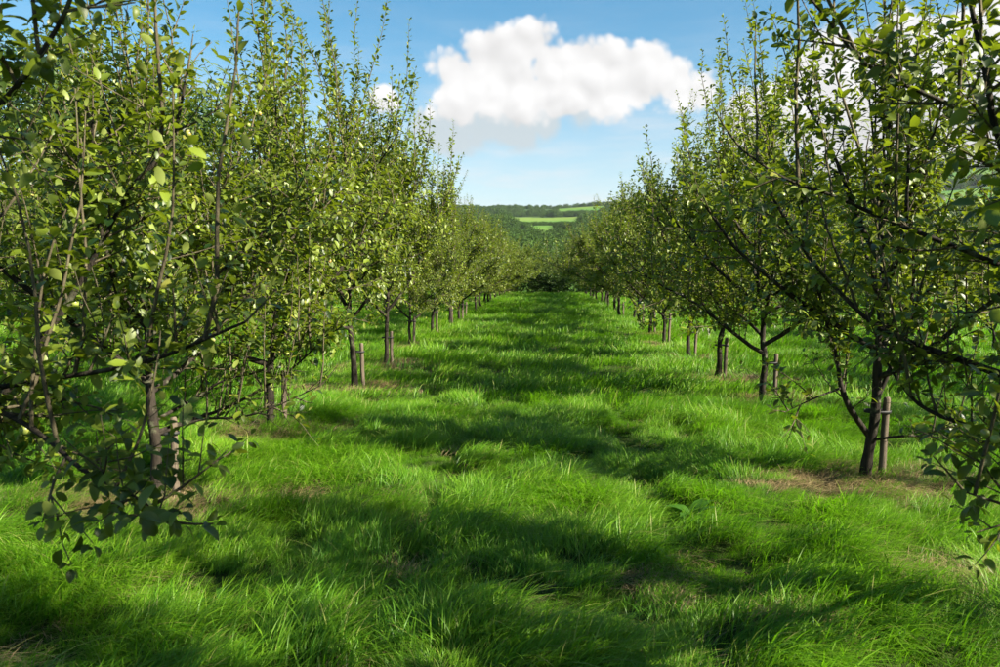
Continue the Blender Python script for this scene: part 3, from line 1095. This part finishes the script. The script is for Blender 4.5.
def new_mesh_points(name, pts, rot, scl, idx_):
    me = bpy.data.meshes.new(name)
    me.vertices.add(len(pts))
    me.vertices.foreach_set('co', np.ascontiguousarray(pts, dtype=np.float32).ravel())
    for k, a in (('rot', rot), ('scl', scl)):
        at = me.attributes.new(k, 'FLOAT_VECTOR', 'POINT')
        at.data.foreach_set('vector', np.ascontiguousarray(a, dtype=np.float32).ravel())
    at = me.attributes.new('idx', 'INT', 'POINT')
    at.data.foreach_set('value', np.ascontiguousarray(idx_, dtype=np.int32))
    return me


# far woods
def wood_mesh(seed):
    t = HedgeTree(seed, 1.0, 0.55, 0.05, 1500, 0.085)
    t.B[:, 2] = np.maximum(t.B[:, 2], -0.1)
    return leaves_mesh('wood_crown', t.B, t.D, t.U, t.S, t.T, [M_FAR], LEAF_LO)


WOOD = lib_collection('wood_crown', [wood_mesh(50 + i) for i in range(5)])
rw = np.random.RandomState(77)
n = 24000
d = np.sqrt(rw.uniform(105 ** 2, 1600 ** 2, n))
d[:4000] = rw.uniform(105, 420, 4000)
d[4000:11000] = rw.uniform(380, 830, 7000)
bb = rw.uniform(-0.75, 0.75, n)
wx = d * np.sin(bb); wy = d * np.cos(bb)
# crowns below the open fields stay low enough to leave them in view
hz = rw.uniform(6, 12, n) * np.where(d < 200, 0.75, np.where(d > 1250, 0.8, 1))
tb = wx / np.maximum(wy, 1); gz = ground_h(wx, wy)
for b0, b1, d0, d1 in FIELDS[:4]:
    bm = np.full(1, (b0 + b1) / 2)
    zf = ground_h(bm * d0, np.full(1, d0))[0]; zb = ground_h(bm * d1, np.full(1, d1))[0]
    lowv = (zf - CAM_H) / d0 * 0.4 + (zb - CAM_H) / d1 * 0.6
    fr = (tb > b0 + 0.004) & (tb < b1 - 0.004) & (d < d0 + 30)
    hz = np.where(fr, np.minimum(hz, (lowv * d + CAM_H - gz) * rw.uniform(0.75, 1.15, n)), hz)
ok = ~in_field(wx, wy) & (hz > 2.0) & ((d < 520) | (vnoise(wx * .012, wy * .012) > 0.22)) & (wy > 64)
wx, wy, hz = wx[ok], wy[ok], hz[ok]
instancer('woodland', np.stack([wx, wy, ground_h(wx, wy) - 0.3], 1), np.stack([0 * wx, 0 * wx, rw.uniform(0, 6.28, len(wx))], 1), np.stack([hz, hz, hz * rw.uniform(.8, 1.05, len(wx))], 1), rw.randint(0, 5, len(wx)), WOOD,
          'dark woods and hedges covering the valley and far hillside', 'woodland')

# grass
def clump(seed, n, rad, hmin, hmax, lean, w, segs, matl):
    r = np.random.RandomState(seed)
    a = r.uniform(0, 6.28, n); q = np.sqrt(r.rand(n)) * rad
    B = np.stack([np.cos(a) * q, np.sin(a) * q, np.full(n, -0.02)], 1)
    h = r.uniform(hmin, hmax, n)
    th = r.normal(0, 0.6, n)                         # leans mostly along +x
    out = np.stack([np.cos(th), np.sin(th)], 1)
    ln = lean * r.uniform(0.3, 1.5, n)
    t = np.linspace(0, 1, segs + 1)
    X = B[:, None, :2] + out[:, None, :] * (h * ln)[:, None, None] * (0.25 * t + 0.75 * t ** 2)[None, :, None]
    Z = B[:, 2:3] + h[:, None] * (t - 0.42 * np.minimum(ln, 1.5)[:, None] * t ** 2.4)
    ww = w * r.uniform(0.6, 1.3, n)
    tw = r.uniform(-1.2, 1.2, n)
    sd = np.stack([-np.sin(th + tw), np.cos(th + tw)], 1)
    prof = np.interp(t, [0, .25, .7, 1], [.7, 1, .75, 0.08])
    off = sd[:, None, :] * (ww[:, None] * prof[None])[:, :, None] * 0.5
    Lv = np.concatenate([X - off, Z[:, :, None]], 2); Rv = np.concatenate([X + off, Z[:, :, None]], 2)
    V = np.stack([Lv, Rv], 2).reshape(-1, 3)          # blade, level, side
    i = np.arange(n)[:, None] * (segs + 1) * 2 + np.arange(segs)[None] * 2
    F = np.stack([i, i + 1, i + 3, i + 2], -1).reshape(-1, 4)
    along = np.repeat(np.tile(t, n), 2)
    tint = np.repeat(r.rand(n), (segs + 1) * 2)
    return new_mesh('grass_clump', V, [F], [matl], True, {'along': ('POINT', 'FLOAT', along), 'tint': ('POINT', 'FLOAT', tint)})


G_NEAR = lib_collection('grass_near', [clump(200 + i, 76, 0.11, 0.045, 0.148, 1.1, 0.0034, 5, M_GRASS) for i in range(8)])
G_FAR = lib_collection('grass_far', [clump(300 + i, 60, 0.20, 0.06, 0.16, 0.8, 0.0070, 3, M_GRASS) for i in range(6)])
G_DRY = lib_collection('grass_dry', [clump(400 + i, 40, 0.11, 0.04, 0.10, 1.9, 0.0032, 4, M_DRY) for i in range(4)])

TRUNKS = np.array([(bA[0], bA[1]), (bB[0], bB[1]), (bC[0], bC[1]), (bD[0], bD[1])] + left + right)


def dry_amount(x, y):
    """worn, straw-coloured places: round the trunks and in a few bald spots"""
    v = np.zeros_like(x)
    near_ = (y < 30)
    for tx, ty in TRUNKS:
        if ty < 30:
            v = np.maximum(v, np.exp(-(((x - tx) / 0.9) ** 2 + ((y - ty + 0.1) / 0.5) ** 2)))
    for px_, py_, s in ((300, 428, .6), (420, 362, .5), (760, 483, .35), (980, 590, .5), (640, 583, .3), (405, 570, .3), (560, 408, .3), (290, 495, .3), (885, 575, .3), (965, 505, .4), (930, 500, .4), (800, 625, .3), (570, 372, .4)):
        fx, fy = foot(px_, py_)
        v = np.maximum(v, 1.25 * np.exp(-(((x - fx) / (s * .55)) ** 2 + ((y - fy) / (s * .55)) ** 2)))
    return v * (0.45 + 0.9 * fbm(x * 3.1, y * 3.1, 2))


rg = np.random.RandomState(12)


def grass_layer(name, coll, k, x0, x1, y0, y1, per, smin, smax, label, dry=False):
    n = int((x1 - x0) * (y1 - y0) * per)
    x = rg.uniform(x0, x1, n); y = rg.uniform(y0, y1, n)
    vis = (np.abs((x + 0.06 * y)) < 0.72 * y + 1.2)
    x, y = x[vis], y[vis]
    da = dry_amount(x, y)
    t = fbm(x * 3.0 + 5, y * 3.6, 3)
    if dry:
        keep = rg.rand(len(x)) < np.clip(da * 2.3 - 0.35, 0.0, 1) + 0.04
    else:
        keep = rg.rand(len(x)) > np.clip(da * 1.9 - 0.45, 0, 0.6)
    x, y, t, da = x[keep], y[keep], t[keep], da[keep]
    s = rg.uniform(smin, smax, len(x)) * np.clip(-0.55 + 3.0 * t, 0.5, 1.6) * (1 - 0.40 * rut(x)) * (1 - 0.35 * np.clip(da, 0, 1))
    if dry:
        s = rg.uniform(0.8, 1.35, len(x))
    ang = 0.35 + (fbm(x * 1.7 + 40, y * 1.7, 2) - 0.5) * 6.0 + rg.normal(0, 0.3, len(x))
    rot = np.stack([rg.normal(0, .08, len(x)), rg.normal(0, .08, len(x)), ang], 1)
    o = instancer(name, np.stack([x, y, ground_h(x, y) + 0.012], 1), rot, np.stack([s, s, s * rg.uniform(.8, 1.15, len(x))], 1), rg.randint(0, k, len(x)), coll, label, 'grass')
    return o


grass_layer('grass', G_NEAR, 8, -8, 8, 1.2, 9.5, 185, 0.75, 1.2, 'lush windblown green grass filling the foreground of the alley')
grass_layer('grass', G_FAR, 6, -17, 17, 9.2, 26, 38, 0.85, 1.3, 'shorter bright green grass in the middle distance of the alley')
grass_layer('grass', G_FAR, 6, -30, 30, 25.5, 57, 11, 1.0, 1.5, 'bright green grass toward the far end of the alley')
grass_layer('dry_grass', G_DRY, 4, -7, 7, 1.5, 22, 190, 0.7, 1.3, 'straw-brown dead grass in worn patches around the trunks', True)

# ------------------------------------------------------------------ dock plants in the sward
def dock_leaf_mesh(seed):
    r = np.random.RandomState(seed)
    n = 7
    t = np.linspace(0, 1, n)
    w = np.interp(t, [0, .12, .3, .6, .85, 1], [.03, .05, .16, .15, .08, .005])
    z = 0.55 * t - 0.65 * t ** 2.2
    V, F = [], []
    for i in range(n):
        wob = 0.03 * math.sin(i * 2.1 + seed)
        V += [(-w[i], t[i], z[i] + .05 * w[i] + wob * .6), (0, t[i], z[i] - .02), (w[i], t[i], z[i] + .05 * w[i] - wob * .6)]
    for i in range(n - 1):
        a = i * 3
        F += [(a, a + 1, a + 4, a + 3), (a + 1, a + 2, a + 5, a + 4)]
    return new_mesh('leaf', np.array(V), [np.array(F)], [M_DOCK], True, {'tint': ('POINT', 'FLOAT', np.full(n * 3, r.uniform(.1, .9)))})


DOCK = [dock_leaf_mesh(i) for i in range(5)]


def dock(px_, py_, nl, size, label):
    fx, fy = foot(px_, py_)
    root = root_empty('dock_plant', on_ground(fx, fy))
    for i in range(nl):
        o = obj('leaf', DOCK[i % 5], root)
        a = i * 2.4 + rng.uniform(-.3, .3)
        o.rotation_euler = (rng.uniform(0.1, 0.75), 0, a)
        k = size * rng.uniform(.7, 1.15)
        o.scale = (k, k, k)
        o.location = (rng.uniform(-.02, .02), rng.uniform(-.02, .02), 0)
    describe(root, label, 'weed', 'dock weeds in the grass')


dock(692, 522, 13, 0.22, 'large broad-leaved dock weed in shade right of the alley middle')
dock(668, 470, 9, 0.18, 'broad-leaved dock weed just behind the large one')
dock(545, 408, 7, 0.24, 'small dock weed beside a bald straw patch mid alley')
dock(578, 345, 7, 0.24, 'dark broad-leaved weed sticking up far along the alley')
dock(405, 440, 6, 0.22, 'small broad-leaved weed near the left wheel track')
dock(225, 600, 7, 0.16, 'low broad-leaved weed in the lower left grass')

# ------------------------------------------------------------------ the air over the valley
def haze_box():
    x0, x1, y0, y1, z0, z1 = -3300, 3300, -700, 5300, -30, 215
    V = np.array([(x, y, z) for z in (z0, z1) for x, y in ((x0, y0), (x1, y0), (x1, y1), (x0, y1))], float)
    F = np.array([(3, 2, 1, 0), (4, 5, 6, 7), (0, 1, 5, 4), (1, 2, 6, 5), (2, 3, 7, 6), (3, 0, 4, 7)])
    m = bpy.data.materials.new('haze'); m.use_nodes = True
    nt = m.node_tree; nt.nodes.clear()
    v = nt.nodes.new('ShaderNodeVolumePrincipled')
    v.inputs['Color'].default_value = (0.80, 0.88, 1.0, 1)
    v.inputs['Density'].default_value = 0.00005
    v.inputs['Anisotropy'].default_value = 0.2
    o = nt.nodes.new('ShaderNodeOutputMaterial')
    nt.links.new(v.outputs[0], o.inputs['Volume'])
    obj('haze', new_mesh('haze', V, [F], [m]), kind='stuff', label='pale blue summer haze over the valley and far hill', category='haze')


haze_box()
